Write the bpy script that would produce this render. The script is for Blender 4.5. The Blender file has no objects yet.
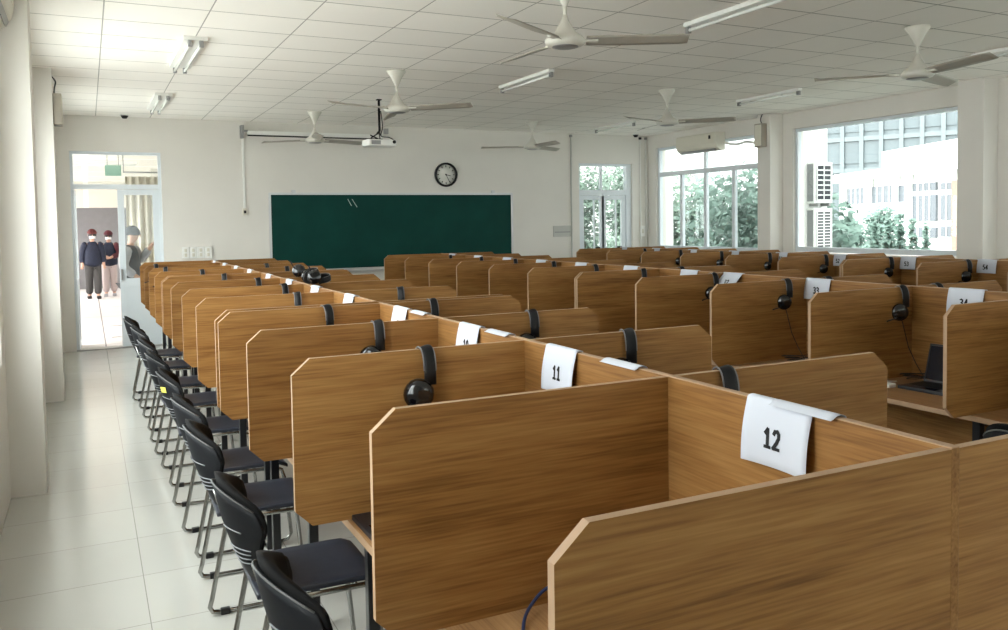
import bpy, bmesh, math, random
from mathutils import Vector, Matrix
PI = math.pi
R_ = random.Random(7)
COL = bpy.context.scene.collection

# ------------------------------------------------------------------ materials
def new_mat(name):
    m = bpy.data.materials.new(name); m.use_nodes = True
    nt = m.node_tree; b = nt.nodes['Principled BSDF']
    return m, nt, b

def flat(name, col, rough=0.5, metal=0.0, spec=0.5, noise=0.0, nscale=6.0, coat=0.0):
    m, nt, b = new_mat(name)
    b.inputs['Base Color'].default_value = (*col, 1)
    b.inputs['Roughness'].default_value = rough
    b.inputs['Metallic'].default_value = metal
    b.inputs['Specular IOR Level'].default_value = spec
    b.inputs['Coat Weight'].default_value = coat
    if noise:
        tc = nt.nodes.new('ShaderNodeTexCoord'); n = nt.nodes.new('ShaderNodeTexNoise')
        n.inputs['Scale'].default_value = nscale; n.inputs['Detail'].default_value = 4
        r = nt.nodes.new('ShaderNodeValToRGB')
        r.color_ramp.elements[0].position = .3; r.color_ramp.elements[1].position = .7
        r.color_ramp.elements[0].color = (*[c*(1-noise) for c in col], 1)
        r.color_ramp.elements[1].color = (*[min(1, c*(1+noise)) for c in col], 1)
        nt.links.new(tc.outputs['Object'], n.inputs['Vector'])
        nt.links.new(n.outputs['Fac'], r.inputs['Fac']); nt.links.new(r.outputs['Color'], b.inputs['Base Color'])
    return m

def wood(name, axis, dark, mid, light, rough=0.42):
    m, nt, b = new_mat(name); L = nt.links.new; N = nt.nodes.new
    tc = N('ShaderNodeTexCoord'); oi = N('ShaderNodeObjectInfo')
    ad = N('ShaderNodeVectorMath'); ad.operation = 'ADD'
    sc = N('ShaderNodeVectorMath'); sc.operation = 'SCALE'
    cx = N('ShaderNodeCombineXYZ'); L(oi.outputs['Random'], cx.inputs[0]); L(oi.outputs['Random'], cx.inputs[1]); L(oi.outputs['Random'], cx.inputs[2])
    sc.inputs['Scale'].default_value = 37.0; L(cx.outputs[0], sc.inputs[0])
    L(tc.outputs['Object'], ad.inputs[0]); L(sc.outputs[0], ad.inputs[1])
    def mapped(along, across):
        mp = N('ShaderNodeMapping')
        v = [across]*3; v[axis] = along
        mp.inputs['Scale'].default_value = v; L(ad.outputs[0], mp.inputs['Vector']); return mp
    n1 = N('ShaderNodeTexNoise'); n1.inputs['Scale'].default_value = 1; n1.inputs['Detail'].default_value = 6; n1.inputs['Roughness'].default_value = .6; n1.inputs['Distortion'].default_value = .6
    L(mapped(1.1, 17).outputs[0], n1.inputs['Vector'])
    n2 = N('ShaderNodeTexNoise'); n2.inputs['Scale'].default_value = 1; n2.inputs['Detail'].default_value = 3
    L(mapped(5.0, 150).outputs[0], n2.inputs['Vector'])
    n3 = N('ShaderNodeTexNoise'); n3.inputs['Scale'].default_value = 1; n3.inputs['Detail'].default_value = 2; n3.inputs['Distortion'].default_value = 1.5
    L(mapped(.9, 4.0).outputs[0], n3.inputs['Vector'])
    mx = N('ShaderNodeMath'); mx.operation = 'MULTIPLY'; mx.inputs[1].default_value = .42; L(n2.outputs['Fac'], mx.inputs[0])
    m2 = N('ShaderNodeMath'); m2.operation = 'MULTIPLY_ADD'; m2.inputs[1].default_value = .38; L(n1.outputs['Fac'], m2.inputs[0]); L(mx.outputs[0], m2.inputs[2])
    m3 = N('ShaderNodeMath'); m3.operation = 'MULTIPLY_ADD'; m3.inputs[1].default_value = .24; L(n3.outputs['Fac'], m3.inputs[0]); L(m2.outputs[0], m3.inputs[2])
    r = N('ShaderNodeValToRGB'); cr = r.color_ramp
    cr.elements[0].position = .36; cr.elements[0].color = (*dark, 1)
    cr.elements[1].position = .68; cr.elements[1].color = (*light, 1)
    e = cr.elements.new(.51); e.color = (*mid, 1)
    L(m3.outputs[0], r.inputs['Fac']); L(r.outputs['Color'], b.inputs['Base Color'])
    b.inputs['Roughness'].default_value = rough; b.inputs['Specular IOR Level'].default_value = .22
    return m

def grid_mat(name, col, line, ox, sx, oy, sy, w, rough, tilevar=.03, swapnoise=.03, wx=None, spec=.5):
    """flat sheet of rectangular tiles (object coordinates), thin joints"""
    m, nt, b = new_mat(name); L = nt.links.new; N = nt.nodes.new
    tc = N('ShaderNodeTexCoord'); sp = N('ShaderNodeSeparateXYZ'); L(tc.outputs['Object'], sp.inputs[0])
    def mth(op, a, bb=None, c=None):
        n = N('ShaderNodeMath'); n.operation = op
        for i, v in enumerate((a, bb, c)):
            if v is None: continue
            if isinstance(v, (int, float)): n.inputs[i].default_value = v
            else: L(v, n.inputs[i])
        return n.outputs[0]
    def axis(o, off, s, ww):
        t = mth('DIVIDE', mth('SUBTRACT', o, off), s)
        fr = mth('FRACT', t); fl = mth('FLOOR', t)
        d = mth('MINIMUM', fr, mth('SUBTRACT', 1.0, fr))
        return mth('LESS_THAN', d, ww/s/2), fl
    lx, fx = axis(sp.outputs[0], ox, sx, wx or w); ly, fy = axis(sp.outputs[1], oy, sy, w)
    ln = mth('MAXIMUM', lx, ly)
    cb = N('ShaderNodeCombineXYZ'); L(fx, cb.inputs[0]); L(fy, cb.inputs[1])
    wn = N('ShaderNodeTexWhiteNoise'); wn.noise_dimensions = '2D'; L(cb.outputs[0], wn.inputs['Vector'])
    ns = N('ShaderNodeTexNoise'); ns.inputs['Scale'].default_value = 2.2; ns.inputs['Detail'].default_value = 5; L(tc.outputs['Object'], ns.inputs['Vector'])
    val = mth('ADD', mth('MULTIPLY_ADD', wn.outputs['Value'], tilevar*2, 1-tilevar), mth('MULTIPLY_ADD', ns.outputs['Fac'], swapnoise*2, -swapnoise))
    c1 = N('ShaderNodeMix'); c1.data_type = 'RGBA'; c1.blend_type = 'MULTIPLY'; c1.inputs[0].default_value = 1
    c1.inputs[6].default_value = (*col, 1)
    cv = N('ShaderNodeCombineColor'); [L(val, cv.inputs[i]) for i in range(3)]; L(cv.outputs[0], c1.inputs[7])
    c2 = N('ShaderNodeMix'); c2.data_type = 'RGBA'; L(ln, c2.inputs[0]); L(c1.outputs[2], c2.inputs[6]); c2.inputs[7].default_value = (*line, 1)
    L(c2.outputs[2], b.inputs['Base Color']); b.inputs['Roughness'].default_value = rough; b.inputs['Specular IOR Level'].default_value = spec
    return m

def glass_mat(name, tint=(.93, .97, .97), haze=0.0):
    m, nt, b = new_mat(name); nt.nodes.remove(b); L = nt.links.new; N = nt.nodes.new
    out = nt.nodes['Material Output']
    tr = N('ShaderNodeBsdfTransparent'); tr.inputs[0].default_value = (*tint, 1)
    gl = N('ShaderNodeBsdfGlossy'); gl.inputs['Roughness'].default_value = .02
    lw = N('ShaderNodeLayerWeight'); pw = N('ShaderNodeMath'); pw.operation = 'POWER'; pw.inputs[1].default_value = 5.0; L(lw.outputs['Facing'], pw.inputs[0])
    fr = N('ShaderNodeMath'); fr.operation = 'MULTIPLY_ADD'; fr.inputs[1].default_value = .7; fr.inputs[2].default_value = .03; L(pw.outputs[0], fr.inputs[0])
    mx = N('ShaderNodeMixShader'); L(fr.outputs[0], mx.inputs[0]); L(tr.outputs[0], mx.inputs[1]); L(gl.outputs[0], mx.inputs[2])
    L(mx.outputs[0], out.inputs[0])
    return m

M = {}
M['wall'] = flat('wall_paint', (.715, .69, .645), .75, noise=.025, nscale=1.5, spec=.3)
M['ceiling'] = grid_mat('ceiling_tiles', (.92, .895, .85), (.40, .385, .36), .871, .7093, 6.611, .5666, .015, .85, .02, .02, wx=.010, spec=.2)
M['floor'] = grid_mat('floor_tiles', (.465, .46, .425), (.25, .245, .225), .192, .7093, 3.943, .5666, .004, .13, .02, .035)
M['oak_x'] = wood('oak_laminate_lengthwise', 0, (.150, .064, .016), (.268, .130, .039), (.368, .197, .067))
M['oak_y'] = wood('oak_laminate_depthwise', 1, (.14, .06, .0155), (.245, .117, .0355), (.338, .178, .062))
M['desk'] = wood('desk_laminate', 1, (.20, .10, .04), (.31, .17, .075), (.40, .23, .105), .35)
M['edge'] = flat('edge_banding', (.37, .235, .14), .55, noise=.06, nscale=9)
M['black_metal'] = flat('black_metal', (.008, .008, .010), .28, .0, .5)
M['chrome'] = flat('chair_tube_metal', (.36, .36, .35), .24, 1.0)
M['seat'] = flat('navy_seat_plastic', (.022, .025, .036), .42, noise=.15, nscale=30)
M['shell'] = flat('charcoal_chair_plastic', (.0065, .0075, .010), .62, spec=.3)
M['pad'] = flat('black_mesh_pad', (.0035, .0033, .0035), .8, spec=.2)
M['trim'] = flat('grey_chair_trim', (.10, .10, .10), .5)
M['speaker'] = flat('speaker_beige', (.34, .31, .26), .6)
M['slot'] = flat('slot_light_tone', (.20, .21, .22), .5)  # pale tone stands for light seen through the chair-back slots
M['rubber'] = flat('black_rubber', (.006, .006, .006), .6)
M['black'] = flat('black_plastic', (.005, .005, .006), .5, spec=.3)
M['gloss'] = flat('glossy_black_plastic', (.005, .005, .006), .12, coat=.4)
M['foam'] = flat('black_leatherette', (.012, .011, .011), .6)
M['grey_band'] = flat('grey_piping', (.16, .15, .15), .5)
M['paper'] = flat('white_paper', (.56, .585, .655), .8, spec=.2)
M['ink'] = flat('black_ink', (.008, .008, .010), .7)
M['board'] = flat('green_chalkboard', (.005, .046, .038), .6, spec=.12, noise=.12, nscale=2.2)
M['alu'] = flat('aluminium_trim', (.62, .63, .64), .35, .6)
M['frame'] = flat('pale_blue_window_frame', (.70, .755, .80), .4)
M['white'] = flat('white_plastic', (.80, .80, .77), .4)
M['cream'] = flat('cream_plastic', (.66, .63, .54), .42)
M['fan'] = flat('fan_enamel', (.62, .60, .54), .35)
M['blade'] = flat('fan_blade_enamel', (.40, .37, .32), .4)
M['grey'] = flat('grey_metal', (.30, .30, .30), .4, .5)
M['glass'] = glass_mat('window_glass')
M['chalk'] = flat('chalk', (.55, .58, .56), .9)
M['clock_face'] = flat('clock_face', (.74, .73, .68), .5)
M['tube'] = flat('lamp_tube_glass', (.85, .86, .84), .25)
M['screen'] = flat('dark_laptop_screen', (.005, .007, .014), .15)
M['laptop'] = flat('laptop_shell', (.010, .011, .016), .4)
M['blue_cable'] = flat('blue_cable_sheath', (.015, .03, .09), .45)
M['sign_green'] = flat('pale_green_sign', (.28, .46, .37), .4)
M['plaque'] = flat('grey_plaque', (.48, .48, .45), .5)
M['yellow'] = flat('yellow_sticker', (.72, .66, .12), .6)
M['corr_floor'] = grid_mat('corridor_tiles', (.80, .77, .76), (.30, .29, .29), .192, 2.4, 13.9, 2.2, .02, .25, .01, .02)
M['corr_wall'] = flat('grey_end_wall', (.21, .205, .215), .8, noise=.05)
M['corr_ceiling'] = grid_mat('corridor_ceiling_boards', (.70, .66, .60), (.85, .82, .77), 0, 9.0, 14.5, 1.9, .12, .8, .01, .01)
M['skin'] = flat('skin', (.50, .30, .22), .55)
M['hair'] = flat('dark_hair', (.015, .012, .012), .5)
M['navy'] = flat('navy_jacket', (.009, .013, .032), .8, noise=.2, nscale=20)
M['maroon'] = flat('maroon_cloth', (.07, .010, .018), .8)
M['red'] = flat('dull_red_cloth', (.11, .022, .022), .8)
M['trouser_grey'] = flat('grey_trousers', (.05, .048, .048), .8)
M['trouser_pale'] = flat('pale_pink_trousers', (.42, .35, .34), .8)
M['cloth_grey'] = flat('grey_cloth', (.085, .09, .10), .85, noise=.2, nscale=8)
M['cloth_pale'] = flat('pale_grey_cloth', (.34, .335, .35), .85)
M['mask'] = flat('white_mask', (.80, .80, .82), .8)
M['curtain'] = flat('cream_curtain', (.62, .58, .50), .8, noise=.08, nscale=3)
M['render_white'] = flat('white_render', (.82, .82, .80), .8)
M['tower_glass'] = flat('tower_glass', (.078, .098, .106), .25, noise=.1, nscale=.4)
M['tower_wall'] = flat('pale_blue_cladding', (.095, .116, .124), .5, noise=.06, nscale=.3)
M['dark_window'] = flat('blue_grey_window', (.065, .075, .09), .3)  # plain dark blue-grey for the white building's windows
M['tower_band'] = flat('tower_band', (.12, .14, .146), .6)
M['brick_pale'] = flat('pale_terracotta', (.24, .15, .115), .8)
M['leaf_a'] = flat('leaf_green', (.135, .20, .15), .6, noise=.35, nscale=.9)
M['leaf_b'] = flat('leaf_bluegreen', (.13, .205, .17), .6, noise=.35, nscale=.9)
M['bark'] = flat('bark', (.09, .07, .05), .9, noise=.3)
M['ground'] = flat('ground_outside', (.20, .22, .19), .9, noise=.2, nscale=.3)
M['condenser'] = flat('condenser_casing', (.78, .79, .78), .5)
M['condenser_side'] = flat('condenser_side_panel', (.22, .23, .24), .5)
M['dark'] = flat('dark_recess', (.03, .035, .045), .6)

# ------------------------------------------------------------------ mesh helpers
class MB:
    def __init__(s): s.bm = bmesh.new()
    def box(s, x0, y0, z0, x1, y1, z1, mi=0, rot=None, piv=None, bev=0.0):
        r = bmesh.ops.create_cube(s.bm, size=1.0)
        vs = r['verts']
        bmesh.ops.scale(s.bm, vec=(abs(x1-x0), abs(y1-y0), abs(z1-z0)), verts=vs)
        bmesh.ops.translate(s.bm, vec=((x0+x1)/2, (y0+y1)/2, (z0+z1)/2), verts=vs)
        fs = list({f for v in vs for f in v.link_faces})
        for f in fs: f.material_index = mi
        if bev:
            es = list({e for v in vs for e in v.link_edges})
            rr = bmesh.ops.bevel(s.bm, geom=vs+es, offset=bev, segments=2, affect='EDGES', profile=.6)
            vs = [v for v in rr['verts']]
            for f in rr['faces']: f.material_index = mi
        if rot is not None:
            bmesh.ops.rotate(s.bm, cent=piv or ((x0+x1)/2, (y0+y1)/2, (z0+z1)/2), matrix=rot, verts=vs)
        return s
    def prism(s, pts, axis, a, b, mi=0, mi_side=None):
        """closed outline pts (2D) extruded along axis from a to b"""
        def P(p, t):
            if axis == 0: return (t, p[0], p[1])
            if axis == 1: return (p[0], t, p[1])
            return (p[0], p[1], t)
        A = [s.bm.verts.new(P(p, a)) for p in pts]; B = [s.bm.verts.new(P(p, b)) for p in pts]
        n = len(pts)
        f = s.bm.faces.new(A); f.material_index = mi
        f = s.bm.faces.new(B[::-1]); f.material_index = mi
        for i in range(n):
            f = s.bm.faces.new((A[i], B[i], B[(i+1) % n], A[(i+1) % n])); f.material_index = mi if mi_side is None else mi_side
        return s
    def tube(s, pts, r, seg=8, mi=0, closed=False, flat_=None):
        pts = [Vector(p) for p in pts]; n = len(pts); rings = []
        up = None
        for i, p in enumerate(pts):
            if closed: d = pts[(i+1) % n]-pts[i-1]
            else: d = pts[min(i+1, n-1)]-pts[max(i-1, 0)]
            d.normalize()
            if up is None:
                up = Vector((0, 0, 1)) if abs(d.z) < .9 else Vector((1, 0, 0))
            u = (up - d*up.dot(d)); u.normalize(); w = d.cross(u); up = u
            rr = r[i] if isinstance(r, (list, tuple)) else r
            ring = []
            for k in range(seg):
                a = 2*PI*k/seg
                c, q = math.cos(a)*rr, math.sin(a)*rr
                if flat_: c *= flat_[0]; q *= flat_[1]
                ring.append(s.bm.verts.new(p+u*c+w*q))
            rings.append(ring)
        m = n if closed else n-1
        for i in range(m):
            A, B = rings[i], rings[(i+1) % n]
            for k in range(seg):
                f = s.bm.faces.new((A[k], A[(k+1) % seg], B[(k+1) % seg], B[k])); f.material_index = mi; f.smooth = True
        if not closed:
            f = s.bm.faces.new(rings[0][::-1]); f.material_index = mi
            f = s.bm.faces.new(rings[-1]); f.material_index = mi
        return s
    def lathe(s, prof, seg=20, mi=0, mat=None, caps=True):
        """profile [(r,z)] round z; mat: Matrix to place it"""
        rings = []
        for r, z in prof:
            if r < 1e-6:
                v = Vector((0, 0, z)); rings.append([s.bm.verts.new(mat @ v if mat else v)])
            else:
                ring = []
                for k in range(seg):
                    v = Vector((r*math.cos(2*PI*k/seg), r*math.sin(2*PI*k/seg), z))
                    ring.append(s.bm.verts.new(mat @ v if mat else v))
                rings.append(ring)
        for A, B in zip(rings, rings[1:]):
            if len(A) == 1 and len(B) == 1: continue
            for k in range(seg):
                k2 = (k+1) % seg
                if len(A) == 1: f = s.bm.faces.new((A[0], B[k2], B[k]))
                elif len(B) == 1: f = s.bm.faces.new((A[k], A[k2], B[0]))
                else: f = s.bm.faces.new((A[k], A[k2], B[k2], B[k]))
                f.material_index = mi; f.smooth = True
        if not caps: return s
        if len(rings[0]) > 1: s.bm.faces.new(rings[0][::-1]).material_index = mi
        if len(rings[-1]) > 1: s.bm.faces.new(rings[-1]).material_index = mi
        return s
    def sheet(s, fn, nu, nv, mi=0, smooth=True):
        g = [[s.bm.verts.new(fn(i/nu, j/nv)) for j in range(nv+1)] for i in range(nu+1)]
        for i in range(nu):
            for j in range(nv):
                f = s.bm.faces.new((g[i][j], g[i+1][j], g[i+1][j+1], g[i][j+1])); f.material_index = mi; f.smooth = smooth
        return s
    def slab(s, fn, nu, nv, t, mi=0):
        """sheet with thickness: t is a function (u,v)->offset vector"""
        A = [[s.bm.verts.new(fn(i/nu, j/nv)) for j in range(nv+1)] for i in range(nu+1)]
        B = [[s.bm.verts.new(Vector(fn(i/nu, j/nv))+Vector(t(i/nu, j/nv))) for j in range(nv+1)] for i in range(nu+1)]
        def q(*v):
            f = s.bm.faces.new(v); f.material_index = mi; f.smooth = True
        for i in range(nu):
            for j in range(nv):
                q(A[i][j], A[i][j+1], A[i+1][j+1], A[i+1][j]); q(B[i][j], B[i+1][j], B[i+1][j+1], B[i][j+1])
        for i in range(nu):
            q(A[i][0], A[i+1][0], B[i+1][0], B[i][0]); q(A[i+1][nv], A[i][nv], B[i][nv], B[i+1][nv])
        for j in range(nv):
            q(A[0][j+1], A[0][j], B[0][j], B[0][j+1]); q(A[nu][j], A[nu][j+1], B[nu][j+1], B[nu][j])
        return s
    def build(s, name, mats, parent=None, loc=None, rot=None, bevel=0.0):
        bmesh.ops.recalc_face_normals(s.bm, faces=s.bm.faces[:])
        me = bpy.data.meshes.new(name); s.bm.to_mesh(me); s.bm.free()
        for m in (mats if isinstance(mats, (list, tuple)) else [mats]): me.materials.append(m)
        return link(name, me, parent, loc, rot, bevel)

def link(name, me, parent=None, loc=None, rot=None, bevel=0.0):
    o = bpy.data.objects.new(name, me); COL.objects.link(o)
    if parent: o.parent = parent
    if loc is not None: o.location = loc
    if rot is not None: o.rotation_euler = rot
    if bevel:
        b = o.modifiers.new('bevel', 'BEVEL'); b.width = bevel; b.segments = 2; b.limit_method = 'ANGLE'
    return o
def thing(name, label, cat, loc=(0, 0, 0), rz=0, group=None):
    o = bpy.data.objects.new(name, None); COL.objects.link(o); o.empty_display_size = .1
    o.location = loc; o.rotation_euler = (0, 0, rz)
    return tag(o, label, cat, group)
def tag(o, label, cat, group=None, kind=None):
    o['label'] = label; o['category'] = cat
    if group: o['group'] = group
    if kind: o['kind'] = kind
    return o
def struct(o):
    o['kind'] = 'structure'; return o
def copy_tree(o, parent=None):
    c = o.copy(); COL.objects.link(c)
    if parent: c.parent = parent
    for ch in list(o.children): copy_tree(ch, c)
    return c
ORD = ['first', 'second', 'third', 'fourth', 'fifth', 'sixth', 'seventh', 'eighth', 'ninth', 'tenth', 'eleventh', 'twelfth', 'thirteenth']

# ------------------------------------------------------------------ camera
F_PX, CY, YAW, PITCH, ROLL, H = 844.28, -54.08, .45770, .04584, -.01585, 1.729
fw = Vector((math.sin(YAW)*math.cos(PITCH), math.cos(YAW)*math.cos(PITCH), -math.sin(PITCH)))
r0 = Vector((math.cos(YAW), -math.sin(YAW), 0)); u0 = r0.cross(fw)
rt = r0*math.cos(ROLL)+u0*math.sin(ROLL); up = -r0*math.sin(ROLL)+u0*math.cos(ROLL)
cam = bpy.data.cameras.new('camera'); co = bpy.data.objects.new('camera', cam); COL.objects.link(co)
mt = Matrix((rt, up, -fw)).transposed().to_4x4(); mt.translation = Vector((0, 0, H)); co.matrix_world = mt
cam.sensor_width = 36; cam.lens = F_PX*36/1008; cam.shift_y = CY/1008; cam.clip_start = .02; cam.clip_end = 600
bpy.context.scene.camera = co
def ray(u, v): return fw+rt*((u-504)/F_PX)-up*((v-315-CY)/F_PX)
EYE = Vector((0, 0, H))

# ------------------------------------------------------------------ room shell
XL, XR, YB, YF, ZC = -.50, 9.66, 13.32, -3.2, 3.323
T = .22
def ring(mb, axis, c0, c1, a0, a1, z0, z1, fs, ft, fb):
    """four bars of a frame lying in a wall (axis = wall normal), bars butt without overlapping"""
    def b(p, q, za, zb):
        if axis == 0: mb.box(c0, p, za, c1, q, zb)
        else: mb.box(p, c0, za, q, c1, zb)
    b(a0, a0+fs, z0, z1); b(a1-fs, a1, z0, z1); b(a0+fs, a1-fs, z1-ft, z1)
    if fb: b(a0+fs, a1-fs, z0, z0+fb)
    return mb
def panel_wall(name, axis, c0, c1, a0, a1, holes, z0=0.0, z1=ZC, mat=None):
    """wall slab between c0..c1 on its normal axis, running a0..a1, with rectangular holes (a0,a1,z0,z1)"""
    mb = MB()
    def b(p, q, za, zb):
        if q-p < 1e-4 or zb-za < 1e-4: return
        if axis == 0: mb.box(c0, p, za, c1, q, zb)
        else: mb.box(p, c0, za, q, c1, zb)
    x = a0
    for h in sorted(holes):
        b(x, h[0], z0, z1); b(h[0], h[1], z0, h[2]); b(h[0], h[1], h[3], z1); x = h[1]
    b(x, a1, z0, z1)
    return struct(mb.build(name, mat or M['wall']))
struct(MB().box(XL-T, YF-T, -.15, XR+T, YB, 0).build('floor', M['floor']))
struct(MB().box(XL-T, YF-T, ZC, XR+T, YB+T, ZC+.15).build('ceiling', M['ceiling']))
RW = [(-.6, 2.6, 1.22, 3.075), (3.3, 6.05, 1.22, 3.075), (6.80, 9.61, 1.20, 3.075), (10.24, 13.06, 1.16, 3.075)]
panel_wall('wall_right', 0, XR, XR+T, YF, YB+T, RW)
LW = [(1.2, 2.3, .95, 2.9), (3.1, 6.0, .9, 2.9), (6.75, 9.3, .85, 2.9), (10.4, 12.5, 1.0, 2.7)]
panel_wall('wall_left', 0, XL-T, XL, YF, YB+T, LW)
panel_wall('wall_back', 1, YB, YB+T, XL, XR, [(-.19, 1.0, 0, 2.825), (8.12, 9.30, 0, 2.79)])
FW_ADDED = [(.4, 3.0, .95, 3.05), (3.6, 6.3, .95, 3.05), (6.9, 9.3, .95, 3.05)]  # unseen windows behind the camera, added to light surfaces facing it
panel_wall('wall_front', 1, YF-T, YF, XL, XR, FW_ADDED)
for i, (a, b, c, d) in enumerate(FW_ADDED):
    fr_ = struct(ring(MB(), 1, YF-.12, YF-.05, a, b, c, d, .05, .05, .06).box((a+b)/2-.03, YF-.12, c+.06, (a+b)/2+.03, YF-.05, d-.05).build('window_%d' % (9+i), M['frame']))
    MB().box(a+.02, YF-.088, c+.02, b-.02, YF-.082, d-.02).build('pane', M['glass'], fr_)
for i, (x0, x1, y0, y1) in enumerate([(XL, -.296, 6.24, 6.56), (XL, -.266, 9.53, 9.86), (9.4, XR, 6.39, 6.72), (9.4, XR, 9.82, 10.09), (9.4, XR, 2.75, 3.06)]):
    struct(MB().box(x0, y0, 0, x1, y1, ZC).build('trim_%d' % (i+1), M['wall']))
struct(MB().box(-.19, YB-.01, 0, 1.0, YB+T, .012).build('trim_7', M['grey']))

def window(name, x0, x1, ys, z0, z1, transom, wide):
    """glazed window in the right or left wall: frame bars and one pane per field"""
    y0, y1 = ys[0], ys[-1]; xm = (x0+x1)/2; f = .045
    fr = struct(ring(MB(), 0, x0, x1, y0, y1, z0, z1, f, f, f+.03).build(name, M['frame']))
    mb = MB()
    for y in ys[1:-1]: mb.box(x0+.005, y-wide/2, z0+f+.03, x1-.005, y+wide/2, (transom-.04) if transom else z1-f)
    if transom:
        mb.box(x0+.003, y0+f, transom-.04, x1-.003, y1-f, transom+.04)
        ym = (y0+y1)/2 if len(ys) < 4 else ys[2]
        mb.box(x0+.006, ym-.025, transom+.04, x1-.006, ym+.025, z1-f)
    if len(ys) > 2 or transom: mb.build('mullions', M['frame'], fr)
    else: mb.bm.free()
    zt = transom or z1
    for a, b in zip(ys, ys[1:]): MB().box(xm-.003, a+.01, z0+.03, xm+.003, b-.01, zt-.01).build('pane', M['glass'], fr)
    if transom: MB().box(xm-.003, y0+.02, transom+.03, xm+.003, y1-.02, z1-.02).build('pane', M['glass'], fr)
    return fr
window('window_1', XR+.04, XR+.11, [10.25, 10.99, 11.71, 12.37, 13.05], 1.17, 3.07, 2.575, .07)
window('window_2', XR+.04, XR+.11, [6.81, 9.60], 1.21, 3.07, None, .06)
window('window_3', XR+.04, XR+.11, [3.31, 4.7, 6.04], 1.23, 3.07, None, .06)
window('window_4', XR+.04, XR+.11, [-.59, 1.0, 2.59], 1.23, 3.07, None, .06)
for i, (a, b, c, d) in enumerate(LW): window('window_%d' % (5+i), XL-.12, XL-.05, [a+.01, (a+b)/2, b-.01], c+.01, d-.01, None, .06)
for i, (a, b, c, d) in enumerate(RW[2:]): struct(MB().box(XR-.035, a-.02, c-.03, XR+.04, b+.02, c).build('trim_%d' % (8+i), M['white']))

# --- left rear door (double aluminium door, one leaf swung out) and right rear door
def glazed_leaf(mb, w, h, zlo, st, d=.045):
    ring(mb, 1, 0, d, 0, w, .01, h, st, .075, .09)
    return mb.box(st, 0, zlo-.12, w-st, d, zlo)
d1 = struct(ring(MB(), 1, YB+.06, YB+.14, -.19, 1.0, 0, 2.825, .04, .04, 0).box(-.15, YB+.06, 2.29, .96, YB+.14, 2.36).build('door_1', M['frame']))
MB().box(-.15, YB+.095, 2.36, .96, YB+.101, 2.785).build('transom_pane', M['glass'], d1)
lf = glazed_leaf(MB(), .555, 2.285, 1.0, .085).build('door_leaf', M['frame'], d1, (.405, YB+.08, 0))
MB().box(.07, .019, .97, .49, .025, 2.23).build('pane', M['glass'], lf)
MB().box(.07, .012, .08, .49, .032, .90).build('lower_panel', M['frame'], lf)
MB().box(.012, -.05, .98, .035, -.005, 1.14, bev=.006).build('handle', M['grey'], lf)
lf = glazed_leaf(MB(), .555, 2.285, 1.0, .085).build('door_leaf', M['frame'], d1, (-.148, YB+.12, 0), (0, 0, math.radians(88)))
MB().box(.07, .019, .97, .49, .025, 2.23).build('pane', M['glass'], lf)
MB().box(.07, .012, .08, .49, .032, .90).build('lower_panel', M['frame'], lf)
d2 = struct(MB().box(8.12, YB+.05, 0, 8.165, YB+.14, 2.79).box(9.19, YB+.05, 0, 9.30, YB+.14, 2.79).box(8.165, YB+.05, 2.745, 9.19, YB+.14, 2.79).box(8.165, YB+.05, 2.2, 9.19, YB+.14, 2.30).box(8.625, YB+.06, 2.3, 8.66, YB+.13, 2.745).build('door_2', M['frame']))
MB().box(8.165, YB+.095, 2.3, 9.19, YB+.101, 2.745).build('transom_pane', M['glass'], d2)
for x in (8.17, 8.655):
    lf = glazed_leaf(MB(), .53, 2.195, .75, .09).box(.31, .01, .75, .335, .035, 2.12).build('door_leaf', M['frame'], d2, (x, YB+.07, 0))
    MB().box(.07, .019, .72, .46, .025, 2.14).build('pane', M['glass'], lf)
    MB().box(.07, .012, .08, .46, .032, .68).build('lower_panel', M['frame'], lf)
    MB().box(.33, -.04, 1.18, .42, -.004, 1.24, bev=.006).build('handle', M['black'], lf)

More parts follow.
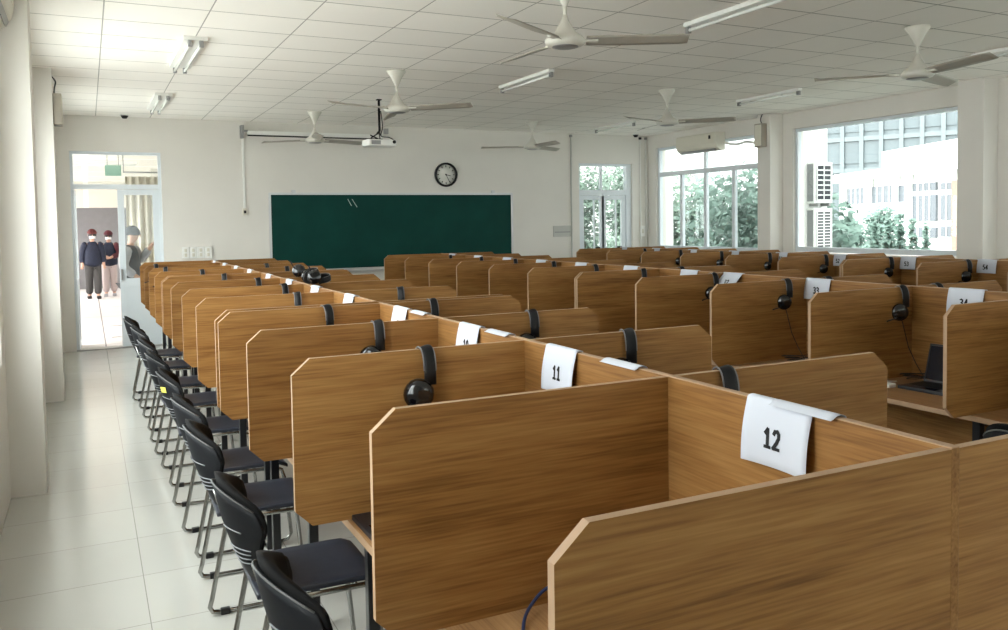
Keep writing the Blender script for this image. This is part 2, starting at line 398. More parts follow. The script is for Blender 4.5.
# ------------------------------------------------------------------ carrel benches
ZT, ZCH, DZ = 1.298, 1.247, .75
def partition_pts(side, half=.853):
    o, u = half, half-.059
    pts = [(-o, ZCH), (-u, ZT), (-.011, ZT), (-.011, DZ), (-o+.055, DZ), (-o, DZ+.054)]
    return [(x*side, z) for x, z in ([(a, b) for a, b in pts])] if side == 1 else [(-x, z) for x, z in pts]
def part_mesh(side):
    mb = MB(); mb.prism(partition_pts(side), 1, -.0095, .0095, 0, 1)
    return mb
def make_bench(n, label, loc):
    """double-sided bench; local x = 0 on the spine, y = 0 on the first partition"""
    P = .848; Lg = n*P
    root = thing('study_carrel_bench', label, 'study carrel', loc, 0, 'study carrel benches')
    pl = {}
    for s in (1, -1):
        for i in range(n+1):
            if s not in pl: pl[s] = part_mesh(s).build('partition', [M['oak_x'], M['edge']], root, (0, i*P, 0))
            else: link('partition', pl[s].data, root, (0, i*P, 0))
    MB().box(-.0105, -.0095, DZ, .0105, Lg+.0095, ZT+.001).build('spine_panel', M['oak_y'], root)
    MB().box(-.0107, -.0098, ZT+.001, .0107, Lg+.0098, ZT+.0035).build('spine_edge_strip', M['edge'], root)
    for s in (-1, 1):
        a, b = (-.683, -.002) if s < 0 else (.002, .683)
        d = MB().box(a, -.012, DZ-.025, b, Lg+.012, DZ).build('desktop', M['desk'], root)
        e = -.685 if s < 0 else .683
        MB().box(e, -.0125, DZ-.0255, e+.002, Lg+.0125, DZ+.0002).build('edge_strip', M['edge'], d)
    MB().box(-.008, .03, .22, .008, Lg-.03, DZ-.026).build('modesty_panel', M['oak_y'], root)
    leg = None
    for i in range(n+1):
        y = min(max(i*P, .03), Lg-.03)
        for s in (-1, 1):
            if leg is None: leg = MB().box(-.02, -.02, 0, .02, .02, DZ-.03, bev=.004).build('leg', M['black_metal'], root, (s*.60, y, 0))
            else: link('leg', leg.data, root, (s*.60, y, 0))
        MB().box(-.58, y-.015, DZ-.065, .58, y+.015, DZ-.028).build('cross_rail', M['black_metal'], root)
    return root
ISX = [1.4245, 4.519, 7.614]
Y1 = lambda i: 1.026+.848*i+.115*(i//4 if i % 4 else max(i//4-1, 0))
Y2 = lambda i: .98+.848*i+(.03 if i > 6 else 0)
for k, y in enumerate((1.026, 4.533, 8.040)):
    make_bench(4, ['nearest oak study carrel bench of the left row, with sheets 12 to 9', 'middle oak study carrel bench in the left row, between the nearest and farthest', 'farthest oak study carrel bench in the left row, toward the rear door'][k], (ISX[0], y, 0))
for k, y in enumerate((.98, 6.098)):
    make_bench(6, ['nearer oak study carrel bench in the middle row, carrying sheets 34 and 33', 'farther oak study carrel bench in the middle row, in front of the chalkboard'][k], (ISX[1], y, 0))
for k, y in enumerate((.98, 6.098)):
    make_bench(6, ['nearer oak study carrel bench in the right row beside the big window, carrying sheet 54', 'farther oak study carrel bench in the right row beside the sliding window'][k], (ISX[2], y, 0))

# ------------------------------------------------------------------ chairs
def make_chair(label, loc, rz):
    root = thing('stacking_chair', label, 'chair', loc, rz, 'black stacking chairs')
    def sf(s):
        y = s*.215
        p = [(.10, y, .425), (.085, y, .38), (.02, y, .075), (.010, y, .04), (.022, y, .018), (.055, y, .011), (.25, y, .011), (.44, y, .011), (.485, y, .020), (.505, y, .05), (.50, y, .10), (.475, y, .36), (.462, y, .405), (.43, y, .422), (.28, y, .424)]
        return MB().tube(p, .0105, 8, closed=True)
    for s in (-1, 1):
        f = sf(s).build('side_frame', M['chrome'], root)
        for x in (.075, .415):
            MB().box(x-.02, s*.215-.014, 0, x+.02, s*.215+.014, .026, bev=.003).build('glide', M['rubber'], f)
    MB().tube([(.14, -.215, .424), (.14, .215, .424)], .009).tube([(.40, -.215, .424), (.40, .215, .424)], .009).build('cross_bar', M['chrome'], root)
    def seat(u, v):
        x = .055+.445*u; y = (v-.5)*.41*(1-.08*(1-u)**3)
        z = .452 - .008*math.sin(PI*v)*math.sin(PI*u) - .022*max(0, (u-.86)/.14)**2
        return (x, y, z)
    MB().slab(seat, 10, 8, lambda u, v: (0, 0, -.02)).build('seat', M['seat'], root, bevel=.004)
    def bk(u, v, off=0.0, w0=1.0):
        a = (u-.5)*2*w0
        q = min(1, max(0, (v-.15)/.6)); hw = .140+.068*q*q*(3-2*q)-.022*max(0, (v-.8)/.22)**2
        x = .065-.125*v+abs(a)**2.0*(.025+.085*q)-.012*math.sin(PI*v)
        z = .442+.298*v+.075*v*v*(1-abs(a)**1.8)+.03*(1-v)*(abs(a)**3)
        return Vector((x+off, a*hw, z))
    MB().slab(lambda u, v: bk(u, v), 14, 12, lambda u, v: (.010, 0, 0)).build('back_shell', M['shell'], root)
    MB().slab(lambda u, v: bk(u, .30+.72*v, .0105, 1.0)+Vector((0, 0, .022*v*v)), 16, 12, lambda u, v: ((.018+.034*v)*(1-.72*abs(2*u-1)**3)*(1-.55*max(0, (v-.82)/.18)**2), 0, .006*v-.016*max(0, (v-.8)/.2)**2)).build('back_pad', M['pad'], root)
    MB().tube([bk(i/14, 1.0, -.001)+Vector((0, 0, .002)) for i in range(15)], .0035, 6).build('back_trim', M['trim'], root)
    sl = MB()
    for k, v in enumerate((.66, .46, .40, .34, .28)):
        pts = [bk(.07+.40*i/6 if k else .16+.28*i/6, v-.02*i/6, -.003) for i in range(7)]
        sl.tube(pts, .0024, 5)
    sl.build('vent_slots', M['slot'], root)  # raised strips, coloured pale like light showing through the slots
    for s in (-1, 1):
        MB().tube([(.10, s*.20, .42), (.072, s*.17, .47), (.05, s*.155, .55)], .009, 7).build('back_bracket', M['chrome'], root)
    return root
cy = [2.30, 3.15, 4.10, 4.80, 5.74, 6.64, 7.48, 8.46, 9.34]
cx = [.43, .43, .425, .43, .42, .405, .395, .385, .355]
near = ['nearest the camera in the aisle row, cut by the bottom edge', 'second from the camera in the aisle row', 'third from the camera in the aisle row', 'fourth from the camera in the aisle row', 'with a yellow sticker on its back in the aisle row', 'fourth from the far end of the aisle row', 'third from the far end of the aisle row', 'second from the far end of the aisle row', 'at the far end of the aisle row by the rear door']
proto = None; yaws = [2, 0, -1, 3, -2, 2, -1, 1, -3]
for k in range(9):
    lb = 'black stacking chair '+near[k]
    if proto is None: proto = c = make_chair(lb, (cx[k], cy[k], 0), 0)
    else:
        c = copy_tree(proto); c['label'] = lb; c.location = (cx[k], cy[k], 0)
    c.rotation_euler = (0, 0, math.radians(yaws[k]))
    if k == 4:
        MB().box(-.003, -.022, -.018, 0, .022, .018).build('sticker', M['yellow'], c, (-.022, -.095, .715), (0, math.radians(-14), math.radians(36)))
c = copy_tree(proto); c.location = (3.50, 2.22, 0); c.rotation_euler = (0, 0, math.radians(-3))
c['label'] = 'black chair tucked under the middle row near sheet 34, only its rim showing'

# ------------------------------------------------------------------ headsets
def arc(p, q, n): return [Vector(p).lerp(Vector(q), i/n) for i in range(n+1)]
def make_headset(label, loc, rz, cable):
    """hung over a partition whose top edge lies along local x at z = 0, thickness in y"""
    root = thing('headset', label, 'headset', loc, rz, 'headsets hung over the partitions')
    def band(t):
        a = PI*t
        return Vector((.012*math.cos(a)+(.012 if t > .5 else 0)*0, -.040*math.cos(a), (.006-.125+.125*math.sin(a)**.5) if 0 < t < 1 else -.119))
    n = 22
    pts = [band(i/n) for i in range(n+1)]
    hb = MB().tube(pts, .021, 10, flat_=(1.0, .24)).build('headband', M['black'], root)
    for s in (-.0205, .0205):
        MB().tube([p+Vector((s, 0, .001)) for p in pts[1:-1]], .0026, 6).build('piping', M['grey_band'], hb)
    for s in (-1, 1):
        mx = Matrix.Translation((-.030, s*.044, -.150)) @ Matrix.Rotation(math.radians(90*s), 4, 'X') @ Matrix.Rotation(math.radians(12), 4, 'Y')
        cu = MB().lathe([(0, -.022), (.032, -.021), (.049, -.011), (.053, .002), (.047, .008)], 18, mat=mx).build('ear_cup', M['gloss'], root)
        MB().lathe([(.029, .008), (.049, .008), (.053, .016), (.047, .023), (.031, .023), (.025, .014)], 18, mat=mx).build('cushion', M['foam'], cu)
        MB().tube([(0, s*.040, -.108), (-.008, s*.045, -.125), (-.022, s*.048, -.142)], .010, 8, flat_=(.7, 1.2)).build('yoke', M['black'], root)
    MB().tube([(-.035, -.052, -.165), (-.065, -.060, -.185), (-.12, -.066, -.20)], [.004, .003, .005], 7).build('microphone', M['black'], root)
    if cable:
        zz = DZ-ZT+.004
        p = [Vector((-.02, -.046, -.185)), Vector((-.005, -.05, -.25)), Vector((.02, -.055, -.36)), Vector((.06, -.07, -.46)), Vector((.085, -.085, zz+.03)), Vector((.09, -.12, zz))]
        for k in range(26):
            a = k*.75; rr = .05+.02*math.sin(k*1.3)
            p.append(Vector((.02+rr*1.4*math.cos(a), -.13+rr*math.sin(a)*.7, zz+.003+.0016*k)))
        MB().tube(p, .0028, 6).build('cable', M['rubber'], root)
    return root
hs = {}
def headset(label, x, y, rz=0, cable=False, flip=False, dz=0):
    if cable not in hs:
        hs[cable] = o = make_headset(label, (x, y, ZT), rz, cable)
    else:
        o = copy_tree(hs[cable]); o['label'] = label; o.location = (x, y, ZT); o.rotation_euler = (0, 0, rz)
    o.location.z = ZT+dz
    return o
lx = {1: .95, 2: 1.03, 3: 1.13, 4: 1.12, 5: 1.18, 6: 1.27, 7: 1.235, 8: 1.09, 9: 1.01, 10: .74, 11: .70}
for i, x in lx.items():
    if i == 1: continue
    y = Y1(i) if i != 4 else 4.418
    headset('black headset over the %s left-row partition from the camera, aisle side' % ORD[i], x, y, math.radians(R_.uniform(-22, 8)), i == 2)
rx = {1: 1.62, 2: 1.87, 3: 1.90, 4: 1.72, 5: 1.87, 8: 1.75, 9: 1.85, 10: 1.8}
for i, x in rx.items():
    headset('black headset over the %s left-row partition from the camera, far side' % ORD[i], x, Y1(i), math.radians(R_.uniform(-30, -8)))
mx_ = {3: 4.42, 4: 4.33, 5: 4.40, 6: 4.34, 7: 4.40, 8: 4.42, 9: 4.40, 10: 4.36, 11: 4.3}
for i, x in mx_.items():
    w = {3: 'beside the laptop', 4: 'just behind the sheet numbered 33', 5: 'just behind the sheet numbered 32'}.get(i, 'on the %s partition from the camera' % ORD[i])
    headset('black corded headset in the middle row %s' % w if i < 5 else 'black headset near the spine of the middle row %s' % w, x, Y2(i), math.radians(R_.uniform(-35, -15)), i < 5)
for i, x in {3: 4.74, 4: 4.72, 6: 4.75}.items():
    headset('black headset band on the window side of the middle row, %s partition' % ORD[i], x, Y2(i), math.radians(R_.uniform(-30, -10)))
rx3 = {5: 7.45, 6: 7.44, 7: 7.46, 8: 7.44, 9: 7.42, 10: 7.42, 11: 7.42}
for i, x in rx3.items():
    w = {5: 'just right of the sheet numbered 53', 6: 'just left of the sheet numbered 53'}.get(i, 'on the %s partition from the camera' % ORD[i])
    headset('black headset near the right row spine, %s' % w, x, Y2(i), math.radians(R_.uniform(-40, -20)))
# two headsets lying flat across the partition tops on the far side of the left row
for j, (x, y) in enumerate([(1.60, Y1(6)-.03), (1.72, Y1(7)-.04)]):
    o = copy_tree(hs[False]); o['group'] = 'headsets hung over the partitions'
    o['label'] = ['nearer of two shiny headsets lying on partitions below the left end of the chalkboard', 'farther of two shiny headsets lying on partitions below the left end of the chalkboard'][j]
    o.rotation_euler = (0, math.radians(82), math.radians([20, -15][j])); o.location = (x, y, ZT+.048)

# ------------------------------------------------------------------ number sheets
DIG = {'0': [[(.5, 1), (.18, .86), (.05, .5), (.18, .14), (.5, 0), (.82, .14), (.95, .5), (.82, .86), (.5, 1)]], '1': [[(.12, .76), (.5, 1), (.5, 0)], [(.1, 0), (.9, 0)]],
  '2': [[(.1, .80), (.28, .97), (.6, 1), (.85, .84), (.85, .62), (.55, .33), (.08, 0), (.95, 0)]], '3': [[(.1, .92), (.45, 1), (.82, .88), (.82, .64), (.42, .53)], [(.42, .53), (.86, .42), (.92, .18), (.55, 0), (.08, .06)]],
  '4': [[(.72, 0), (.72, 1), (.05, .28), (.98, .28)]], '5': [[(.88, 1), (.2, 1), (.15, .55), (.55, .6), (.9, .42), (.88, .15), (.5, 0), (.08, .06)]],
  '6': [[(.85, .95), (.5, 1), (.18, .75), (.06, .35), (.2, .06), (.55, 0), (.9, .16), (.9, .42), (.6, .58), (.2, .48), (.08, .3)]], '7': [[(.06, 1), (.94, 1), (.38, 0)]],
  '8': [[(.5, .53), (.16, .68), (.18, .92), (.5, 1), (.82, .92), (.84, .68), (.5, .53), (.08, .32), (.14, .06), (.5, 0), (.86, .06), (.92, .32), (.5, .53)]],
  '9': [[(.15, .05), (.5, 0), (.82, .25), (.94, .65), (.8, .94), (.45, 1), (.1, .84), (.1, .58), (.4, .42), (.8, .52), (.92, .7)]]}
def number_mesh(txt, hgt, parent, loc, rot, mat):
    """heavy digits as thin raised strokes in the local x-y plane"""
    w = hgt*.50; gap = hgt*.17; th = hgt*.115; mb = MB(); x = -(len(txt)*w+(len(txt)-1)*gap)/2
    for ch in txt:
        for st in DIG[ch]:
            P = [(x+p[0]*w, (p[1]-.5)*hgt) for p in st]
            for a, b in zip(P, P[1:]):
                d = Vector((b[0]-a[0], b[1]-a[1])); l = d.length; d /= l; n = Vector((-d.y, d.x))*th*(1.0 if abs(d.y) > .5 else .8)
                e = d*th*.55; A = Vector(a)-e; B = Vector(b)+e
                mb.prism([tuple(A-n), tuple(B-n), tuple(B+n), tuple(A+n)], 2, 0, .0004)
        x += w+gap
    return mb.build('number', mat, parent, loc, rot)
def sheet(num, xs, y, label, w=.205, drop=.148, back=.05, side=-1, lift=0.0, yaw=0.0, tilt=.012, cat='number sheet', curl=.01):
    """paper folded over the spine top; local y along the spine"""
    root = thing('number_sheet', label, 'paper sheet', (xs, y, ZT+.0035), yaw, 'number sheets on the spines')
    t = .0115+lift
    prof = []
    for i in range(9):
        q = i/8; prof.append((side*(t+.0025+tilt*(1-q)+.006*math.sin(PI*q)), -drop*(1-q)))
    for i in range(1, 6):
        a = PI*i/6; prof.append((side*(t*math.cos(a)), .0018+.004*math.sin(a)))
    for i in range(1, 5): prof.append((-side*(t+.002+.003*i), -back*i/4))
    n = len(prof)-1
    def fn(u, v):
        k = min(int(v*n), n-1); f = v*n-k
        x = prof[k][0]*(1-f)+prof[k+1][0]*f; z = prof[k][1]*(1-f)+prof[k+1][1]*f
        q = max(0, 1-v*n/8)
        return Vector((x+side*curl*q*(abs(u-.5)*2)**2, (u-.5)*w, z))
    MB().slab(fn, 10, n, lambda u, v: (side*.0004 if v < .6 else 0, 0, .0004)).build('paper', M['paper'], root)
    if num:
        ang = math.atan2(tilt, drop)
        number_mesh(num, .041, root, (side*(t+.0025+tilt*.54+.0075), 0.008, -drop*.55), Matrix(((0, math.sin(ang), -math.cos(ang)), (-1, 0, 0), (0, math.cos(ang), math.sin(ang)))).to_euler(), M['ink'])
    return root
for i in range(12):
    y = {0: 1.447, 1: 2.442, 2: 3.20, 3: 4.06}.get(i, Y1(i)+.115*(i % 4 == 0 and i > 0)+.46)
    sheet(str(12-i), ISX[0], y, 'white paper sheet numbered %d folded over the spine of the left row' % (12-i), yaw=math.radians(R_.uniform(-1, 1)))
for i, y in enumerate([1.375, 2.09, 2.93, 3.80, 4.97, 5.85, 6.65]):
    sheet('', ISX[0], y, 'blank white sheet folded to the far side of the left spine, %s from camera' % ORD[i], w=.185, drop=.12, back=.004, side=1, lift=.003)
for i in range(1, 12):
    n = 36-i; y = {2: 3.156, 3: 4.25, 4: 5.11}.get(i, Y2(i)+.42)
    if i == 1: continue
    sheet(str(n), ISX[1], y, 'white paper sheet numbered %d on the spine of the middle row' % n, w=.22, tilt=.10 if n == 32 else .012, drop=.12 if n == 32 else .14)
for i in range(4, 12):
    n = 60-i-(1 if i < 6 else 1)+0
    n = {4: 54, 5: 53}.get(i, 58-i)
    y = {4: 5.12, 5: 5.975}.get(i, Y2(i)+.80)
    sheet(str(n), ISX[2], y, 'white paper sheet numbered %d on the spine of the right row' % n, w=.2, drop=.125)

# ------------------------------------------------------------------ laptops, cable
def make_laptop(label, loc, rz, ang):
    root = thing('laptop', label, 'laptop', loc, rz)
    b = MB().box(-.12, -.17, 0, .12, .17, .018, bev=.004).build('base', M['laptop'], root)
    MB().box(-.04, -.15, .018, .09, .15, .0195).build('keyboard', M['black'], b)
    MB().box(-.10, -.045, .018, -.05, .045, .0187).build('touchpad', M['gloss'], b)
    l = MB().box(0, -.17, 0, .008, .17, .225, bev=.003).build('lid', M['laptop'], root, (.115, 0, .016), (0, math.radians(ang), 0))
    MB().box(-.0008, -.16, .015, .0002, .16, .212).build('screen', M['screen'], l)
    return root
make_laptop('open black laptop on the middle row desk, inside the carrel below sheet 34', (4.235, 3.13, DZ), math.radians(3), 16)
make_laptop('black laptop whose left edge peeks past the second carrel partition of the left row', (.874, 2.535, DZ), math.radians(0), 14)
ad = thing('power_adapter', 'small white adapter with a short cord lying left of the open laptop', 'adapter', (4.09, 3.36, DZ))
MB().box(-.03, -.05, 0, .03, .05, .022, bev=.006).build('body', M['white'], ad)
MB().tube([(0, .05, .011), (.03, .08, .006), (.08, .075, .004), (.12, .095, .004), (.17, .06, .004)], .003, 6).build('cord', M['white'], ad)
p = [Vector((.86, 1.66, DZ+.004)), Vector((.90, 1.755, DZ+.006)), Vector((.95, 1.82, DZ+.02)), Vector((1.02, 1.845, DZ+.05)), Vector((1.08, 1.84, DZ+.03)), Vector((1.05, 1.80, DZ+.01)), Vector((1.0, 1.76, DZ+.008)), Vector((.965, 1.68, DZ+.006)), Vector((.97, 1.55, DZ+.004))]
def smooth(p, n=6):
    out = []
    for i in range(len(p)-1):
        a, b, c, d = p[max(i-1, 0)], p[i], p[i+1], p[min(i+2, len(p)-1)]
        for k in range(n):
            t = k/n
            out.append(.5*((2*b)+(c-a)*t+(2*a-5*b+4*c-d)*t*t+(3*b-a-3*c+d)*t**3))
    return out+[p[-1]]
o = MB().tube(smooth(p), .0045, 8).build('network_cable', M['blue_cable']); tag(o, 'dark blue cable looped on the desk of the nearest left-row carrel', 'cable')

# ------------------------------------------------------------------ back wall things
bd = thing('chalkboard', 'wide dark green chalkboard with a thin metal frame on the rear wall', 'chalkboard', (4.63, YB, 1.62))
hw, hh = 2.075, .59
MB().box(-hw, -.022, -hh, hw, -.004, hh).build('writing_surface', M['board'], bd)
MB().box(-hw-.03, -.032, hh-.002, hw+.03, -.002, hh+.03).box(-hw-.03, -.032, -hh-.03, hw+.03, -.002, -hh+.002).box(-hw-.03, -.032, -hh, -hw+.002, -.002, hh).box(hw-.002, -.032, -hh, hw+.03, -.002, hh).build('frame', M['alu'], bd)
MB().box(-hw, -.11, -hh-.055, hw, -.002, -hh-.03).build('chalk_tray', M['alu'], bd)
for x in (-1.72, 1.73): MB().box(x-.03, -.03, hh+.03, x+.03, -.003, hh+.075, bev=.006).build('hanger', M['alu'], bd)
MB().tube([(-.86, -.024, .52), (-.80, -.024, .41)], .005, 6).tube([(-.79, -.024, .52), (-.71, -.024, .39)], .005, 6).build('chalk_mark', M['chalk'], bd)
ck = thing('wall_clock', 'round wall clock with black rim and white dial above the chalkboard', 'clock', (5.485, YB, 2.548))
mx = Matrix.Rotation(PI/2, 4, 'X')
MB().lathe([(.170, 0), (.205, 0), (.205, .035), (.190, .045), (.172, .03), (.170, 0)], 40, mat=mx, caps=False).build('rim', M['black'], ck)
dial = MB().lathe([(0, .012), (.178, .012), (.178, .004)], 40, mat=mx).build('dial', M['clock_face'], ck)
for k in range(12):
    a = k*PI/6
    MB().box(-.007, -.0145, -.016, .007, -.0125, .016).build('hour_mark', M['ink'], dial, (.142*math.sin(a), 0, .142*math.cos(a)), (0, a, 0))
for nm, L, w, deg in (('hour_hand', .085, .011, 102), ('minute_hand', .13, .008, 153)):
    MB().box(-w/2, -.019, -.02, w/2, -.016, L).build(nm, M['ink'], ck, (0, 0, 0), (0, math.radians(deg), 0))
MB().lathe([(0, .022), (.012, .022), (.012, .012)], 12, mat=mx).build('hub', M['ink'], ck)

ps = thing('projection_screen', 'rolled-up slim projection screen case on a black bracket, high on the rear wall', 'projection screen', (2.14, 13.2, 3.12))
MB().box(.08, -.03, -.01, 2.2, .03, .05, bev=.008).build('case', M['white'], ps)
MB().box(.08, -.014, -.03, 2.2, .014, -.008).build('bottom_bar', M['black'], ps)
MB().box(-.015, -.02, -.06, .03, .117, .13).box(.02, -.02, .03, .09, .02, .06).build('bracket', M['grey'], ps)
cd = thing('cable_conduit', 'white wall conduit dropping from the screen bracket to a socket', 'conduit', (2.165, YB, 2.5))
MB().box(-.015, -.018, -.52, .015, 0, .72).build('trunking', M['white'], cd)
MB().box(-.035, -.035, -.60, .035, 0, -.50, bev=.006).build('socket', M['cream'], cd)
MB().box(-.018, -.038, -.575, .018, -.034, -.53).build('socket_face', M['black'], cd)
for i, x in enumerate((7.945, 9.472, 9.60)):
    c = thing('cable_conduit', ['thin grey wall conduit left of the rear glazed door', 'grey conduit in the rear corner, left of the pair', 'grey conduit in the rear corner, right of the pair'][i], 'conduit', (x, YB, 0))
    MB().tube([(0, -.016, 0), (0, -.016, ZC-.02)], .014, 8).build('pipe', M['plaque' if i == 0 else 'white'], c)
    MB().box(-.025, -.035, ZC-.07, .025, 0, ZC-.025, bev=.006).build('junction_box', M['black' if i == 1 else 'grey'], c)
for i, x in enumerate((1.276, 1.382, 1.488, 1.594, 1.70)):
    if i == 4: continue
    s = thing('wall_switch', 'white wall switch beside the rear door, %s from the left in the row of four' % ORD[i], 'light switch', (x+.02, YB, 1.35), 0, 'wall switches')
    MB().box(-.05, -.035, -.085, .05, 0, .085, bev=.006).build('plate', M['white'], s)
    for z in (.035, -.035): MB().box(-.018, -.043, z-.024, .018, -.034, z+.024, bev=.004).build('rocker', M['cream'], s)
s = thing('wall_switch', 'white switch box on the rear corner conduit by the window', 'light switch', (9.49, YB-.03, 1.52))
MB().box(-.05, -.03, -.1, .05, 0, .1, bev=.008).build('plate', M['white'], s); MB().box(-.02, -.04, -.04, .02, -.028, .04, bev=.004).build('rocker', M['cream'], s)
s = thing('wall_plaque', 'small grey plaque on the rear wall right of the chalkboard', 'plaque', (7.75, YB, 1.55))
MB().box(-.19, -.012, -.10, .19, 0, .10, bev=.004).build('plate', M['plaque'], s); MB().box(-.16, -.016, -.025, .16, -.011, -.008).build('raised_line', M['grey'], s)
for i, (x, y) in enumerate([(.525, 13.05), (9.195, 13.05)]):
    s = thing('smoke_detector', ['small dark dome on the ceiling above the left rear door', 'small dark dome on the ceiling near the right rear corner'][i], 'detector', (x, y, ZC))
    MB().lathe([(0, -.06), (.03, -.055), (.045, -.03), (.05, -.015)], 14).build('dome', M['black'], s); MB().lathe([(.058, -.016), (.058, 0)], 14).build('base', M['white'], s)

# ------------------------------------------------------------------ ceiling things
def make_fan(label, x, y, a0):
    z = -.395
    root = thing('ceiling_fan', label, 'ceiling fan', (x, y, ZC), 0, 'white ceiling fans')
    MB().lathe([(.10, 0), (.098, -.015), (.06, -.07), (.022, -.15), (.016, -.165)], 20).build('canopy', M['fan'], root)
    MB().tube([(0, 0, -.12), (0, 0, z+.12)], .014, 10).build('downrod', M['fan'], root)
    mo = MB().lathe([(.015, z+.17), (.03, z+.13), (.075, z+.055), (.115, z+.03), (.135, z+.01), (.135, z-.012), (.115, z-.03), (.09, z-.036)], 24).build('motor_housing', M['fan'], root)
    MB().lathe([(0, z-.046), (.06, z-.045), (.088, z-.038), (.088, z-.03)], 24).build('bottom_cap', M['grey'], mo)
    for k in range(3):
        bl = MB()
        def bf(u, v):
            r = .14+.68*u; w = .045+.03*math.sin(min(1, u*3)*PI/2)-.012*u
            if u > .93: w *= 1-.35*(u-.93)/.07
            return Vector((r, (v-.5)*2*w, -(v-.5)*.036))
        bl.slab(bf, 14, 4, lambda u, v: (0, 0, .004))
        b = bl.build('blade', M['blade'], root, (0, 0, z), (0, 0, math.radians(a0+120*k)))
        MB().box(.10, -.022, -.006, .22, .022, .010).build('blade_arm', M['fan'], b)
    return root
fans = [((2.905, 4.92), -27, 'large white ceiling fan nearest the camera, at the top of the view'), ((2.95, 8.46), -42, 'white ceiling fan in front of the projector'), ((2.93, 11.92), 20, 'white ceiling fan at the rear left, before the screen case'),
        ((6.36, 4.92), 137, 'white ceiling fan at the upper right, before the big window'), ((6.46, 8.50), -42, 'white ceiling fan left of the wall air conditioner'), ((6.44, 11.98), 30, 'small distant white ceiling fan above the right part of the chalkboard')]
for (x, y), a, lb in fans: make_fan(lb, x, y, a)
def make_lamp(label, x, y, L, twin):
    root = thing('ceiling_lamp', label, 'ceiling lamp', (x, y, ZC), 0, 'ceiling lamps')
    w = .10 if twin else .035
    MB().box(-w, -L/2, -.035, w, L/2, 0, bev=.005).build('body', M['white'], root)
    for dx in ((-.045, .045) if twin else (0,)):
        MB().tube([(dx, -L/2+.03, -.062), (dx, L/2-.03, -.062)], .014, 10).build('tube', M['tube'], root)
        for s in (-1, 1): MB().box(dx-.018, s*(L/2-.02)-.02, -.085, dx+.018, s*(L/2-.02)+.02, -.03, bev=.004).build('socket', M['grey'], root)
    return root
for lb, x, y, L, tw in [('twin-tube ceiling lamp at left, nearer of the two there', .87, 8.22, 1.38, True), ('twin-tube ceiling lamp at left, farther, above the rear door side', .87, 11.52, 1.42, True),
    ('long ceiling lamp cut by the top edge, behind the large fan', 4.44, 4.9, 1.35, False), ('slim ceiling lamp in the middle of the ceiling, right of the projector', 4.41, 8.35, 1.2, False), 
    ('slim ceiling lamp at the right edge, beside the upper right fan', 7.95, 4.9, 1.25, False), ('slim ceiling lamp before the wall speaker', 7.93, 8.33, 1.1, False), ('slim ceiling lamp near the rear glazed door', 7.93, 11.86, 1.15, False)]:
    make_lamp(lb, x, y, L, tw)
pj = thing('projector', 'white ceiling projector on a black pole before the chalkboard', 'projector', (3.40, 10.45, ZC))
MB().tube([(0, 0, -.01), (0, 0, -.40), (-.03, 0, -.44)], .016, 8).build('pole', M['black'], pj)
MB().box(-.03, -.03, -.012, .03, .03, 0).build('ceiling_plate', M['black'], pj)
pb = MB().prism([(-.175, -.13), (.165, -.13), (.195, -.09), (.195, .10), (.165, .14), (-.175, .14), (-.205, .10), (-.205, -.09)], 2, -.60, -.52).build('body', M['white'], pj, bevel=.01)
MB().lathe([(.045, 0), (.045, .03), (.035, .035), (.03, .02), (0, .02)], 16, mat=Matrix.Translation((.14, .14, -.55)) @ Matrix.Rotation(-PI/2, 4, 'X')).build('lens', M['black'], pb)
MB().lathe([(0, .012), (.022, .01), (.022, 0)], 14, mat=Matrix.Translation((.15, -.13, -.55)) @ Matrix.Rotation(PI/2, 4, 'X')).build('rear_port', M['black'], pb)
MB().box(-.15, -.136, -.585, -.03, -.129, -.535).build('vent', M['grey'], pb)
MB().box(.06, -.03, -.44, .11, .03, -.37).build('junction_box', M['grey'], pj)
for a, b in (((-.03, 0, -.44), (-.13, -.05, -.50)), ((-.13, -.02, -.46), (-.02, -.02, -.51)), ((0, 0, -.42), (.02, .05, -.51))):
    MB().tube([a, b], .009, 6).build('mount_arm', M['black'], pj)
MB().tube(smooth([Vector((.02, -.01, -.15)), Vector((.035, -.02, -.35)), Vector((.0, -.06, -.47)), Vector((.10, -.08, -.49)), Vector((.16, -.12, -.53))]), .007, 6).build('cable', M['black'], pj)

# ------------------------------------------------------------------ air conditioners and speakers
def make_ac(label, loc, rz, L):
    """back against the wall at local x=0, front toward -x"""
    root = thing('air_conditioner', label, 'air conditioner', loc, rz)
    pr = [(0, 0), (-.10, -.01), (-.19, .05), (-.215, .12), (-.215, .27), (-.19, .30), (0, .30)]
    b = MB().prism(pr, 1, -L/2, L/2).build('casing', M['cream'], root, bevel=.012)
    MB().box(-.218, -L/2+.02, .115, -.214, L/2-.02, .27).build('front_panel', M['cream'], b)
    MB().box(-.165, -L/2+.07, .0, -.105, L/2-.10, .045, rot=Matrix.Rotation(math.radians(-36), 3, 'Y')).build('louvre', M['grey'], root)
    MB().box(-.223, -L/2+.12, .19, -.217, -L/2+.17, .25).build('display', M['black'], root)
    return root
make_ac('cream wall air conditioner over the sliding window on the right', (XR+.002, 11.66, 2.885), 0, 1.06)
MB_pipe = MB().tube(smooth([Vector((9.64, 11.11, 3.0)), Vector((9.642, 10.85, 2.95)), Vector((9.642, 10.6, 2.97)), Vector((9.642, 10.35, 2.93)), Vector((9.642, 10.1, 2.95))]), .02, 8).build('drain_pipe', M['white'])
tag(MB_pipe, 'white drain pipe running from the right air conditioner to the pillar', 'pipe')
make_ac('cream wall air conditioner cut by the top left corner', (-.5, 5.76, 3.005), PI, .9).scale.x = .62
